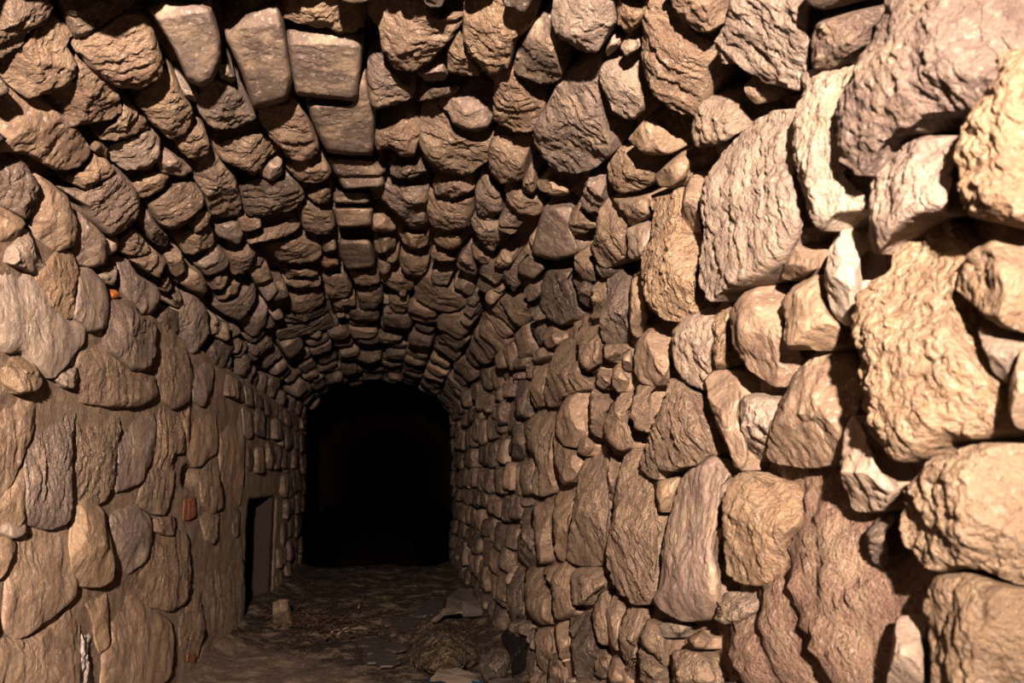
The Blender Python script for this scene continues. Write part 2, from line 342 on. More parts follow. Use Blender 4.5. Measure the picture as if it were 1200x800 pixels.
# ------------------------------------------------------------------ traced stones
STONES = """@0,0,4
b l2|pale brown boulder filling the top left corner of the vault|-40,-40 200,-30 245,50 200,110 130,155 110,200 20,260 -40,270
b l3|wide layered brown stone just under the top left corner boulder|20,268 110,210 130,165 240,90 345,180 300,220 350,290 355,345 300,405 200,425 130,450 60,400 0,340
b l3|layered brown stone stepping down right from the wide corner stone|185,458 300,418 362,352 352,275 430,310 540,420 565,520 520,560 340,590 290,540 240,490
b s3|large smooth brown stone jutting from the left edge above the wall|-40,400 60,430 150,462 250,520 350,600 430,710 380,770 310,800 240,785 120,712 0,706 -40,700
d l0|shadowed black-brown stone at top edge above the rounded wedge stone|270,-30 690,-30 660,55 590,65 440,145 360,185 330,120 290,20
b l4|bulky rounded wedge stone with wavy layers, upper left of vault|355,230 430,160 560,80 640,60 690,90 715,160 755,280 745,350 650,415 560,410 500,370 430,320 390,260
g b4|smooth grey slab with a pale upper end beside the wedge stone|690,35 760,-10 900,10 980,40 1025,180 1030,260 1000,360 940,400 880,370 830,250 760,130
o l3|pale tan stone with bright rounded top under the wedge stone|640,480 740,400 752,322 800,340 835,400 850,440 890,500 905,550 860,620 800,645 730,590 690,540
b l3|small brown block directly below the bright topped tan stone|910,552 960,610 985,690 960,740 910,755 850,712 826,670 862,630
b l2|brown stone with cracked lip left of the bright topped stone|515,585 560,540 570,460 620,490 680,560 690,600 600,640 540,650 460,640
p l2|rough pinkish stone with crumbly face below the cracked lip stone|540,680 600,652 680,600 740,640 745,720 700,790 600,800 520,740 510,700
o l1|small pale chip wedged right of the large smooth edge stone|390,655 440,645 508,700 498,745 430,705
o l2|small tan stone with a split lip above the purple boulder|430,712 495,747 540,800 500,835 440,850 370,815
g l3|purple-grey lump with curved cracks below the pale slab end|930,440 1010,370 1090,410 1150,480 1195,540 1150,580 1030,600 970,570 930,500
p l1|tiny bright chip left of the purple-grey lump|840,400 930,430 920,475 870,460
p g1|crumbly pale rubble chip beside the purple slab edge|1020,290 1060,275 1105,370 1080,400 1040,380
@0,0,1
g b4|long purple-grey slab with pale crust on its upper right|266,45 283,22 318,2 326,5 334,50 341,90 335,115 310,123 297,125 285,85
b l3|flat brown stone with ochre front under the purple-grey lump|252,170 270,162 300,158 322,168 325,175 310,185 300,203 280,195 262,188
b l3|finely ribbed brown stone left of the dark purple oval one|227,205 245,175 255,185 275,210 281,235 278,250 258,253 245,245 240,228
g s2|smooth grey-brown wedge under the small brown block|187,175 200,177 215,190 225,200 215,207 190,203 186,190
o s2|small tan wedge stone pointing left above the speckled stone|152,215 180,200 198,208 190,220 170,231 160,228
b l3|speckled brown stone with fine ribs below the small tan wedge|175,238 195,222 220,211 235,226 238,240 215,262 200,268 185,258
b l2|narrow rough stone squeezed under the finely ribbed stone|229,246 240,242 247,252 245,262 232,270 226,262
g s3|small smooth grey nub resting on the dark purple oval stone|308,195 320,183 330,186 330,204 318,212 306,205
d l3|dark purple oval stone with a light right rim|283,222 300,206 325,209 345,211 355,228 345,244 320,251 290,252
@300,0,4
b l3|brown stone with folded layers left of the lower grey block|20,530 100,510 180,460 230,520 290,690 270,720 200,750 150,720 80,640 30,580
b l2|low brown stone under the folded one beside the crown blocks|140,765 200,755 290,705 350,800 320,840 200,845
o l1|ochre stone with dark underside capping the crown blocks|120,-30 490,-30 505,60 490,125 380,132 230,112 150,100 120,50
g b3|squared grey crown block with a pale upper edge|155,135 490,145 495,205 472,468 300,450 195,440 175,330 155,200
g b3|second squared grey crown block with pale right side|245,484 460,492 490,330 515,312 525,420 550,560 545,720 430,718 340,708 310,650 270,560
d b2|low dark slab under the second squared crown block|338,730 550,744 600,800 580,825 380,822
b l4|large craggy stone with deep clefts right of the crown blocks|530,60 580,-30 800,-30 800,40 860,80 960,60 970,90 900,180 820,270 720,320 650,310 600,220 590,120
g l3|grey stone with scalloped edge under the large craggy stone|530,240 580,250 640,335 680,392 740,412 720,460 570,505 540,470 525,370
g s2|small grey faceted stone right of the scalloped grey stone|757,340 830,290 885,248 898,366 800,384
d l1|thin dark ledge stone below the small faceted grey stone|750,412 820,396 950,412 930,432 780,470 745,460
o l2|brown triangular stone beside the big ochre boulder|892,240 950,115 985,205 1045,355 990,358 900,330
g s2|flat purple-grey stone lying above the bent rough stone|860,482 1000,462 1115,472 1090,590 1030,608 930,580 912,530
@0,0,1
o l4|big ochre boulder with rippled face at the top of the vault|546,-8 634,-8 622,28 602,48 597,73 578,83 556,65 545,42
b l3|bent rough brown stone curling under the flat purple-grey stone|495,127 511,123 524,141 530,156 545,163 573,169 572,185 545,205 520,200 500,185 493,165
b l3|knobbly brown stone with two round bumps below scalloped grey stone|440,155 460,147 480,135 495,140 497,152 490,163 485,182 470,182 460,172 442,175
d l2|dark grey stone tucked under the knobbly one|452,187 475,197 488,178 502,200 480,210 460,205
b l3|upright brown stone with a pale lower edge under dark wedge|582,80 603,67 603,85 620,110 635,128 625,150 600,150 580,140 580,115
b l3|square-faced brown stone below the upright one|573,175 580,159 605,162 622,160 617,185 612,210 590,214 575,200
b l2|flat curved brown stone below the bent rough stone|508,215 540,210 558,203 558,218 535,229 512,230
b l3|ridged brown stone underneath the flat curved one|500,228 512,236 535,236 553,230 553,250 545,267 510,266 502,250
g l3|broad purple-brown stone right of the small dark slab|448,213 475,218 498,222 498,240 494,265 478,262 460,245 447,230
g l2|tall narrow grey stone between ridged and stepped stones|557,225 565,202 575,212 588,230 588,250 575,255 560,252
b l2|stepped brown stone at the foot of the square-faced one|592,218 608,213 613,227 632,240 630,252 610,250 595,240
b l2|small upright chip leaning on the largest rippled stone|613,212 620,192 628,203 625,227 613,225
o s2|little tan wedge under the largest rippled stone|630,214 642,207 668,220 665,228 645,230 632,223
g l2|pale grey stone below the tall narrow grey stone|552,258 570,259 588,259 585,280 576,293 562,284
@600,0,4
g l4|largest rippled purple-grey boulder hanging in the right vault|230,345 310,322 410,275 428,295 405,380 420,500 465,650 460,720 380,780 280,800 200,790 110,680 105,600 160,520 210,420
d s3|dark wedge stone left of the grey ribbed top stone|190,20 195,110 215,260 230,350 180,385 100,370 20,340 15,300 40,200 90,110
p l4|grey stone with pale ribbed lower edge at top of vault|210,-30 490,-30 480,100 440,160 400,235 330,230 220,160 190,80
o g2|crumbly ochre stone at top edge between two larger boulders|500,-30 620,-30 640,60 600,110 545,150 500,100
p s1|small pale chip above the white grooved stone|440,235 490,120 530,180 510,208 450,262
p g2|white speckled pebble stuck beside a dark hole in vault|512,210 560,170 595,190 590,230 540,258
p l3|white grooved stone pointing down in the right vault|420,330 450,292 520,282 580,302 600,380 630,470 620,510 560,560 480,510 430,400
b l4|massive pointed brown boulder with a flat pale upper face|610,60 650,-30 700,-30 780,80 850,160 950,200 955,260 910,310 905,400 870,545 800,540 720,490 650,380 610,280
b l3|brown creviced stone at top edge right of pointed boulder|710,-30 1020,-30 1010,90 940,140 860,128 780,55
p l3|pale pinkish stone below the overhanging crusty boulder|870,500 910,470 1040,470 1135,580 1080,610 1000,680 850,690 840,640
o s3|tan triangular stone under the massive pointed boulder|550,650 630,560 680,560 760,650 800,675 740,720 620,720 570,690
@0,0,1
p l4|crusty pale boulder overhanging the right wall, top of photo|840,52 855,25 858,-8 960,-8 955,20 951,50 947,78 938,104 925,105 900,95 880,82 868,75 848,72
g l3|purple stone with fine diagonal grain beside huge grey boulder|950,80 952,50 957,25 1005,14 1030,27 1025,47 1000,65 972,80
o l2|tan stone with grey foot under the tan triangular stone|712,205 722,165 735,180 745,195 765,200 768,210 750,222 725,224
o s3|rounded tan knob at the top of the right wall|770,205 785,190 800,178 808,190 803,210 790,220 772,215
w l3|tall white crusty stone with an orange stain on top|940,86 975,79 994,79 985,115 982,140 983,185 990,205 1000,220 1018,235 1017,245 985,252 968,270 955,262 945,225 935,190 933,140 940,110
g l4|huge grey boulder with pale patches at top of right wall|985,185 986,125 1005,72 1027,46 1040,-8 1188,-8 1192,40 1195,55 1178,75 1165,100 1150,122 1115,130 1085,133 1070,152 1050,153 1032,173 1015,205 1005,203 992,190
o g4|ochre stone cut by the right edge, beside huge grey boulder|1133,165 1140,140 1165,110 1180,70 1200,60 1215,60 1215,270 1170,258 1135,250 1130,210
p l3|pale block under the overhang of the huge grey boulder|1020,212 1035,182 1060,167 1080,160 1136,162 1138,176 1124,200 1124,248 1090,253 1065,266 1040,283 1027,298 1020,270 1022,240
@600,200,4
g b3|dark flat-faced stone at the right springing of the vault|150,180 240,160 290,170 265,250 310,370 290,390 200,415 110,390 100,360 130,250
g b2|dark smooth block below the flat-faced springing stone|30,440 95,384 160,432 150,460 100,510 30,480
g l3|brown angular stone above small shadowed notch, right vault|330,130 345,60 380,-10 440,0 440,60 420,150 400,200 340,180
o l2|small tan stone tucked left of the brown angular stone|265,240 315,140 330,200 390,260 340,290 290,300
b l3|deeply grooved brown stone at the top left of right wall|420,165 470,125 535,200 540,270 528,400 490,420 430,450 370,370 400,280
p s2|smooth pale stone between grooved and gritty stones|546,275 610,244 668,232 640,360 610,410 545,412
b s2|smooth flat brown stone above the smooth pale one|478,122 560,130 640,120 662,200 600,236 545,260 538,200
b l2|dark brown chip under the deeply grooved stone|290,400 360,355 370,430 390,510 350,520 300,470
o g4|large gritty tan stone covered with coarse grains|615,390 660,330 672,235 652,142 740,122 795,85 788,200 798,300 878,322 880,420 865,640 820,700 720,690 650,620 620,520
b s2|smooth upright brown stone between gritty stone and tall slab|802,100 850,20 915,0 898,80 893,308 832,308 804,288
@0,0,1
p l4|tall pale slab with a straight left edge on right wall|826,215 850,177 880,147 905,132 931,130 934,160 935,200 939,230 941,270 925,298 910,313 885,329 850,340 833,352 822,330 824,280
@600,200,4
d l2|dark slanting stone below the flat-faced springing stones|160,470 280,470 260,510 290,560 300,680 230,720 180,690 130,620
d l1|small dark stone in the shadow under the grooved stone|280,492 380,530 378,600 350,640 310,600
o g2|narrow gritty stone hanging left of the tall grey stone|380,560 400,520 448,497 448,550 420,680 380,690
@0,0,1
g l2|tall grey streaked stone left of the narrow tan upright|706,365 712,332 718,312 732,325 736,360 736,395 728,400 710,400 704,388
o s2|narrow tan upright stone beside the gritty tan stone|738,330 750,318 757,350 760,365 752,388 745,394 738,385
b l2|rough light brown stone at the right springing, deeper in|585,352 600,350 622,355 625,365 612,382 600,375
p l3|pale grey-faced stone under the tall slab's left corner|792,390 805,368 825,362 838,365 836,400 825,455 810,450 795,430 790,410
o g1|crumbly tan stone in the gap beside the pale grey-faced one|840,368 852,350 864,346 857,400 854,425 842,430 838,410
w s3|curved white stone like a tusk below the white crusty one|970,290 985,270 1002,259 1008,280 1014,287 1007,305 1005,340 1002,370 992,380 977,370 968,340 966,312
b s2|brown wedge stone under the tall pale slab's right corner|917,325 922,305 937,280 952,276 960,290 967,292 962,310 945,322 925,327
o g4|largest ochre boulder with pitted face on the right wall|1010,400 1005,370 1012,340 1040,318 1042,292 1075,268 1115,258 1120,285 1130,300 1130,330 1118,340 1115,365 1130,395 1150,420 1168,450 1178,468 1170,500 1140,513 1110,513 1088,533 1060,540 1038,525 1022,505 1012,475 1015,440 1020,425
o l3|rough ochre stone at the right edge above a small pink one|1122,335 1135,302 1160,282 1185,264 1215,270 1215,390 1180,383 1155,368 1140,353
p l2|small pinkish stone squeezed beside the largest ochre boulder|1150,387 1165,387 1190,398 1188,420 1178,448 1165,435 1155,405
b s3|brown stone cut off by the right edge at mid height|1215,395 1194,415 1185,445 1184,480 1192,500 1215,500
b s3|brown stone with a drooping nose left of the pale knob|860,370 870,350 890,335 911,332 914,355 918,380 916,400 930,407 933,420 925,443 905,452 880,430 865,405
o s3|pale smooth knob below the brown wedge stone|917,355 935,336 958,322 967,350 974,370 983,385 975,403 958,409 945,404 927,408 920,395 923,375
m s2|rounded brown boulder with a crack across its lower half|897,530 905,500 918,470 930,437 955,417 987,394 995,420 1005,450 1004,480 997,510 985,540 960,545 945,546 925,543 905,540
b s3|bird-head shaped brown stone under the pale grey-faced stone|830,450 840,436 855,436 862,448 869,465 866,480 867,500 879,530 872,550 862,545 848,520 835,490
p l2|pale flat-faced stone between bird-head stone and cracked boulder|871,466 890,462 911,467 915,477 905,500 896,525 890,540 882,533 871,510 869,485
p s3|pale wedge stone with a dark tip pointing downward|998,488 1010,498 1022,522 1028,540 1045,562 1054,576 1040,590 1020,598 1000,595 988,572 984,550 988,520
o g4|big pebbly ochre boulder at the lower right edge|1058,610 1062,580 1085,560 1095,541 1130,526 1160,521 1215,523 1215,688 1170,673 1140,663 1110,663 1095,668 1075,655 1062,635
o l3|grooved tan stone in the bottom right corner|1085,692 1105,672 1140,670 1170,680 1215,692 1215,810 1091,810 1089,760 1084,720
p s3|pale upright block at the bottom edge left of corner stone|1045,740 1049,725 1075,722 1084,735 1084,760 1088,810 1040,810 1042,770
g g1|crumbling grey flakes under the pale pointed wedge|1030,607 1045,601 1052,608 1045,622 1043,645 1037,665 1025,657 1020,640 1016,625
@600,400,4
b l2|brown stone with an undercut foot below the springing line|315,-70 400,-60 420,10 410,95 362,140 312,110 305,20
b l3|furrowed brown stone with a curled toe on the right wall|160,180 200,40 250,-10 300,15 305,110 312,150 355,190 340,220 280,235 230,260 200,300 160,280
b s2|small round brown stone at the springing above furrowed stone|145,-40 180,-70 240,-60 232,8 180,32 148,8
b s2|square brown stone left of the furrowed stone|95,130 150,122 158,180 150,290 100,310 80,240
d l2|dark upright stone left of the square brown stone|20,190 78,182 78,300 60,350 20,350
b l2|small rough stone beneath the tall grey streaked stone|430,15 510,10 520,50 480,98 430,80
b s3|left one of two round knobs under small rough stone|400,150 430,112 460,122 465,200 430,225 400,200
b s3|right one of two round knobs under small rough stone|470,130 508,90 530,152 552,180 540,230 500,235 468,200
b s2|small oval stone just above the right round knob|515,60 560,32 568,110 545,138 515,128
b s3|brown rounded stone left of the pale grey-faced stone|572,80 580,0 640,-60 720,-48 760,-20 752,80 728,160 660,208 600,180 572,120
b s3|shield-shaped brown stone in the middle of right wall|215,330 260,262 340,232 350,300 332,320 350,430 300,490 240,480 210,430
b l3|narrow brown stone right of the shield-shaped one|354,280 390,184 420,250 468,300 440,330 430,400 400,450 360,420
b l3|pitted brown stone with holes, right of narrow stone|430,410 460,320 520,250 560,174 588,200 580,260 545,330 556,420 560,490 510,510 450,460
b l3|jagged brown stone with a deep shadow below its lip|562,350 594,194 640,212 695,182 645,250 656,370 640,420 592,410
b l4|large folded brown boulder in the middle of the right wall|640,470 680,380 720,280 740,182 800,192 870,272 895,390 928,510 870,570 790,580 740,600 692,580 690,640 640,630 600,570
b l2|long ragged stone with a hooked top, mid right wall|60,390 130,332 190,332 210,362 185,420 170,560 190,690 130,720 115,540 70,500 60,440
d l2|dark stone left of the long ragged hooked stone|0,400 58,386 63,470 40,550 0,540
b s2|plain brown block under the shield-shaped stone|200,445 230,492 300,512 338,560 300,650 230,670 205,580
b s2|small brown wedge beneath the shield's right edge|312,475 340,435 398,482 350,538 316,522
@0,0,1
b l3|tall upright brown stone with a glinting bottom edge|667,640 672,600 680,560 690,530 702,523 711,528 714,560 709,640 700,662 680,660 668,655
b l1|thin upright sliver right of the tall glinting stone|714,535 724,540 727,547 722,570 720,600 713,598
o s2|pale brown upright stone left of the tall glinting stone|649,600 655,578 668,572 672,580 667,610 664,658 655,655 650,630
b l4|tall grooved stone with a rounded pale lower right corner|712,640 718,612 724,570 732,537 745,527 757,537 762,560 767,590 771,630 765,690 758,705 745,706 730,695 715,680
o s2|small light brown stone below the large folded boulder|768,562 797,556 792,575 790,590 776,600 769,582
g s3|big grey slab with a smooth face at lower right wall|776,685 778,640 790,588 801,562 835,535 860,556 849,570 846,605 837,640 843,680 841,708 825,723 800,726 778,715 766,700
b l1|sliver of stone at the left edge of big grey slab|766,605 774,595 776,625 771,648 765,632
o l3|ochre stone with a hollow in its face, lower right wall|851,575 865,560 880,554 895,571 912,565 934,590 937,615 920,635 920,660 905,680 885,685 868,680 856,670 853,630
b l1|thin tall splinter between grey slab and ochre hollow stone|838,602 846,582 850,600 850,640 845,670 839,660
@600,600,4
b l3|brown stone with curled vertical layers on low right wall|145,272 200,252 265,236 285,300 268,400 298,470 210,498 187,440 190,360
b l3|small stone with stacked curved lips below the glinting stone|276,300 302,264 430,262 438,340 380,380 340,430 282,428
b l2|dark split stone left of the curled layered stone|62,282 138,254 148,322 182,400 188,515 130,520 100,500 62,450
b l2|narrow slanting stone below the stacked lips|372,470 430,364 448,460 468,600 430,620 390,580
b s2|smooth tapering stone under the tall grooved one|444,460 490,384 538,460 508,560 498,640 472,618
d l2|ribbed dark brown stone near the bottom of right wall|272,502 340,464 378,540 398,650 380,780 290,770
o s2|smooth narrow stone left of the ribbed dark one|202,532 266,504 268,745 230,700 202,600
b l2|leaf-shaped stone near the black plastic on right wall|105,552 178,542 193,620 160,760 110,700
b l2|forked upright stone at the bottom of the right wall|512,560 560,452 630,444 602,560 562,640 572,780 540,805 517,690
b l2|jagged brown stone under the big grey slab|602,600 640,504 688,522 698,590 758,602 748,700 710,720 690,670 640,650
p l1|small pale chips in the gap under the big grey slab|692,522 820,512 828,540 772,588 702,583
b s2|flat pebble lodged below the grey slab's right corner|822,590 900,552 933,590 900,640 850,640
b g2|crumbly brown stone at the bottom edge under the flat pebble|762,652 850,645 930,684 958,760 950,810 760,810
p g2|lumpy pale mortar stone under the ochre hollow stone|945,478 1000,376 1180,376 1178,466 1080,520 1000,528
b s1|short block at bottom edge left of the forked stone|452,684 510,684 538,805 452,805
b l2|broad brown stone at bottom edge right of forked stone|594,625 688,694 748,744 740,810 602,810
b l1|small dark chip right of the ribbed dark stone|400,645 440,655 448,740 420,780 394,760
b l2|slim stone at the bottom edge under the leaf-shaped one|172,770 196,626 200,620 236,760 232,810 172,810
d l1|dark stone low on the right wall above the black plastic|-20,250 46,262 56,470 0,515 -24,420
@0,0,1
b l2|narrow rounded stone left of the pale brown upright|627,590 644,592 647,630 642,654 632,659 626,630
d l2|dark narrow stone left of the narrow rounded one|612,592 625,594 626,640 621,664 611,655
@0,400,4
o l3|round tan stone with shadowed underside at the left edge|40,110 80,62 150,82 190,170 175,220 90,235 30,190 10,140
p s2|big smooth pale stone swelling from the upper left wall|0,-380 80,-360 180,-280 280,-120 375,-80 372,0 320,60 280,110 240,155 180,110 110,20 50,36 0,10 -40,0 -40,-380
p l2|small white jagged chip right of the swelling pale stone|255,172 300,115 340,95 362,142 352,210 310,208
b l3|wide brown ledge stone casting a straight shadow on left wall|368,60 400,-20 480,0 540,60 600,130 700,165 728,250 640,288 530,288 380,268 362,200
b g2|pitted tan stone directly below the shadowing ledge|370,315 530,304 548,420 538,600 500,716 420,758 342,738 332,640 342,460
g s2|smooth grey flat stone right of the pitted tan stone|562,352 700,324 718,420 700,540 660,640 535,695 545,480
g l2|long streaked grey-brown upright stone on the left wall|124,560 182,300 212,184 260,194 340,254 348,370 322,460 328,640 318,830 240,860 112,830
b s1|brown stone at the left edge below the round tan one|-40,210 20,205 90,245 168,245 138,420 110,500 60,640 0,740 -40,740
o s1|narrow tan stone at the left edge beside streaked upright|-40,745 10,740 90,598 112,625 108,850 -40,850
b l2|upright stone with a green spot right of smooth grey stone|732,275 826,285 858,400 850,520 802,525 800,610 790,700 722,778 704,600 722,480
b l2|lumpy brown stone above the upright green-spotted one|742,62 800,14 868,62 898,180 878,260 820,298 772,260 724,160
g s2|grey rounded stone right of the lumpy brown stone|904,258 886,104 930,84 998,132 988,220 958,288
@0,0,1
g l4|boxy grey stone with a stepped base above the ledge|126,367 130,356 155,358 160,372 178,381 178,410 172,428 155,430 145,420 130,408
b s1|brown stone with a small notch below the grey rounded one|227,482 250,471 254,525 232,543 221,530
b s1|tall plain stone on the left wall before it darkens|257,530 259,476 280,472 285,520 283,586 264,590
b s1|narrow brown strip stone left of the notched one|212,478 222,474 220,530 214,540
@0,200,4
g l2|grey-purple stone at the left edge under the smooth jutting one|-40,-90 0,-80 100,-40 166,48 168,130 122,224 60,190 0,160 -40,150
o s2|pale tan stone at left edge below the grey-purple one|-40,168 0,172 110,240 60,310 0,340 -40,340
b s3|large smooth brown stone on the upper left wall|172,24 230,60 320,140 348,230 338,340 280,370 230,360 162,378 135,250 172,140
g s3|grey-brown stone with round bottom right of large smooth one|352,190 420,244 498,322 498,430 430,448 362,428 330,370 350,290
p l3|pale wrinkled stone hanging under the large smooth one|22,400 80,332 100,275 150,312 160,400 220,440 180,473 130,450 60,430
o l2|ochre stone with fine grain on the upper left wall|172,508 230,424 270,386 328,404 356,460 348,560 338,670 290,680 260,640 220,560
g s3|blue-grey and brown block beside the fine-grained ochre stone|362,482 420,474 480,540 498,600 493,720 430,733 380,700 348,680 352,580
p l1|small pale splinter above the orange stained hole|430,492 536,436 528,538 450,518
@0,0,1
g s2|smooth grey-brown stone right of the orange stained hole|137,302 150,306 160,322 182,335 186,348 177,367 161,369 149,355 139,340
@0,200,4
g l3|broad purple boulder with a notched top on left springing|292,84 400,95 500,10 560,14 610,62 648,130 648,190 610,240 550,296 510,298 420,220 400,170
o l2|small split tan stone sitting on the broad purple boulder|302,42 370,2 500,-34 508,8 410,88
p s1|small pale chip under the broad purple boulder|474,312 548,312 548,378 502,398
b l2|wedge of brown stone with dark slot below, left springing|562,314 620,264 680,332 696,378 620,396 562,378
b l3|brown ribbed stone below the dark slotted wedge|604,410 700,354 768,412 768,468 740,498 680,468
d s3|slim dark stone slanting down beside the speckled stone|642,200 690,184 740,260 798,322 780,358 720,338 662,250
b l2|small cleft stone below the slim slanting stone|774,390 800,335 850,382 868,460 830,498 792,460
b s2|flat tapering stone below the small cleft stone|872,455 938,472 973,530 958,578 890,558 824,512
b l1|tiny stone under the brown ribbed stone, left springing|742,512 788,484 806,550 770,568
b l1|thin shadowed sliver left of the flat tapering stone|804,560 830,536 876,658 822,638
b l3|rough brown stone supporting the speckled stone's right side|824,314 890,270 985,262 1002,340 980,368 880,398
g s3|smooth purple-grey wedge below the rough supporting stone|908,430 1008,344 1073,420 1058,468 980,498
g s3|flat grey block under the finely ribbed stone|994,258 1118,234 1136,290 1118,346 1034,316
b l3|triangular speckled stone right of the purple-grey wedge|1074,400 1156,336 1206,400 1150,478 1092,488
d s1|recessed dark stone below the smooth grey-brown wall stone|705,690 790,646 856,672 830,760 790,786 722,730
@0,0,1
g l3|grey slanting slab at the left springing above the lumpy stone|204,386 215,357 228,348 244,366 244,395 226,414 211,405
@0,200,4
b l2|small flat stone under the flat tapering stone's right|974,502 1058,484 1078,520 1002,566
b l2|thin stone pointing right below the small flat stone|1014,590 1060,544 1126,524 1100,578 1040,608
g l3|long slanting grey stone in the left vault|1004,632 1100,602 1186,526 1198,590 1130,698 1070,678
p l2|small light stone under the long slanting grey one|966,768 992,666 1048,712 1038,758
o l2|small rough lump between the speckled and ribbed stones|912,194 960,168 988,192 978,250 912,292 894,240
@0,0,1
g s3|flat dark slab leaning in the left vault, deeper in|284,378 308,352 314,357 311,380 300,394 291,390
d l2|dark rough stone below the flat leaning slab|237,418 250,401 269,396 274,410 262,431 241,427
@300,200,4
b l3|wide brown stone with wavy lip, left of crown, deeper in|42,342 200,312 298,352 298,400 240,428 122,428
g b3|dark squared crown block, third down from the ochre cap|385,10 595,2 595,75 420,85 400,60
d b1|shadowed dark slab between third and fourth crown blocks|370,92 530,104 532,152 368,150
b b3|squared brown crown block with a lit top edge|365,172 540,162 540,255 390,265
d b3|square dark crown slab below the block with lit edge|390,312 525,308 553,430 543,450 430,463 397,400
b s2|small smooth stone right of the lit edged crown block|542,204 600,214 653,242 648,288 542,283
b l2|layered small stone under the small smooth crown stone|552,310 653,314 648,370 562,383
g l3|large grey-brown vault stone right of third crown block|590,84 640,56 798,80 798,150 720,163 640,148 587,120
g l2|wedge stone beneath the large grey-brown vault stone|682,204 798,174 798,262 722,268
o l2|tan rippled stone below the grey wedge, mid vault|662,275 720,294 803,294 798,350 740,373 692,340
b l2|rounded ribbed stone below the tan rippled one|677,392 750,384 808,404 793,470 760,498 702,488 677,440
b l3|tan curved stone like a drooping lip in mid vault|852,74 1000,26 1046,26 1020,80 940,118 872,116
b l3|broad brown stone with sagging ribs below the tan lip|812,96 850,136 1000,136 1013,200 988,258 900,278 822,248 807,170
o l2|small ribbed ochre stone under the sagging brown one|837,312 963,294 958,350 910,368 852,348
b l2|thin flat stone below the small ribbed ochre one|822,382 938,388 928,420 870,428 822,410
g l2|short grey stub under the thin flat stone|822,482 918,474 900,528 832,528
p l3|pale lilac stone with rough face in mid right vault|1007,232 1040,196 1138,224 1143,320 1110,373 1062,330
b l2|small stone below and left of the pale lilac one|1012,354 1060,374 1093,420 1070,438 1022,400
g l2|upright grey-brown stone left of the small one by lilac|952,402 1000,346 1026,440 1026,488 980,488 942,440
g s2|flat slate grey panel stone in mid right vault|932,494 1023,542 1008,588 932,550
o l2|little tan stone right of the pale lilac stone|1112,438 1150,374 1198,364 1198,438 1150,456
b l3|long layered stone slanting to the right of crown|747,542 810,484 900,552 996,600 950,648 880,656 762,610
b l2|flat brown stone at the crown below layered small stone|587,484 640,474 738,514 728,558 640,558 592,520
b l2|v-shaped dark stone below the flat crown stone|622,584 718,574 708,640 680,678 632,640
b l2|thin crown stone below the square dark slab|442,474 560,464 578,520 500,538 462,520
d l2|dark stone under the thin crown stone|472,554 588,544 593,600 560,648 492,658
b l2|broad flat stone left of the thin crown stone|312,484 420,484 448,550 430,588 342,598
b l2|narrow stone below the broad flat one, left of crown|352,612 458,574 468,630 372,640
r l2|rust-tinted small stone left of the square dark slab|302,404 380,404 388,440 312,448
b l2|small stone above the rust-tinted one|302,324 370,314 378,370 312,378
b l3|bulging brown stone with a curved crack left of crown|217,164 270,154 348,204 368,260 310,298 222,270
b l2|angular stone on top of the bulging cracked stone|242,112 290,74 348,74 348,156 272,148
b l3|long brown ledge stone under the dark purple oval one|-30,290 80,254 188,224 203,270 150,298 0,335 -30,340
b l2|thin stone below the wavy lipped stone|132,464 270,454 288,496 200,488 150,508
b l2|second thin stone below the wavy lipped stone|122,522 298,500 300,540 200,552
b l2|domed dark stone below the two thin ones|162,602 298,554 318,610 230,676 172,660
d l2|flat dark stone under the domed one, left of crown|102,692 308,644 338,662 200,718
d l2|long dark ledge below the flat dark stone|102,744 336,684 368,730 200,778 112,788
g s2|dark grey slab leaning at the left haunch of vault|-10,660 46,614 58,642 10,750 -20,790
@0,600,4
o s4|tall ochre block protruding from the lower left wall|335,-30 400,-44 468,0 490,80 515,200 518,300 472,328 392,326 345,290 333,160
g s3|rounded grey-brown stone right of the tall ochre block|514,20 560,-16 640,-18 696,48 700,150 660,220 588,276 535,250 510,170
b s2|big brown stone with shadowed slanting bottom, lower left wall|80,95 200,62 318,92 328,300 338,390 240,475 100,576 22,536 30,300
o s2|stone at the left edge beside the big slanting bottomed one|-40,115 0,112 66,142 66,182 24,270 0,300 -40,300
p s1|pale lump above left corner of the big slanting bottomed stone|-40,20 0,22 106,34 106,98 62,115 0,92 -40,90
b l2|grey-brown stone with a frayed lower edge, low left wall|695,112 800,92 876,122 878,340 868,398 800,446 702,416 625,348 606,300 688,200
b s2|broad smooth bulging stone at the foot of the left wall|520,354 632,404 698,472 786,522 796,620 778,760 700,830 480,830 482,662 532,600 502,450
b s2|large smooth stone filling the bottom left corner|-40,560 0,572 100,602 250,544 336,424 366,520 356,640 360,830 -40,830
o s1|rough reddish strip stone beside the white lime crust|345,354 476,344 498,450 516,600 460,646 440,500
b l2|small brown stone left of the red clay brick|702,22 818,24 816,98 770,103 702,80
b l1|small ragged stone below the red clay brick|932,4 1028,4 1008,138 960,118
b l1|tall base stone at the foot of left wall before dark recess|952,164 1050,252 1136,234 1136,556 1060,586 962,538 934,400
b l1|narrow streaked stone left of the tall base stone|832,500 928,354 956,560 928,656 862,656
@0,0,1
b l1|long streaked stone right of the big rounded grey one, above brick|178,537 198,537 202,560 194,598 180,596 162,588 168,560
b g1|fine grained stone right of the red clay brick|234,544 254,532 260,588 250,598 236,585"""
mask = np.zeros((800, 1200), bool)


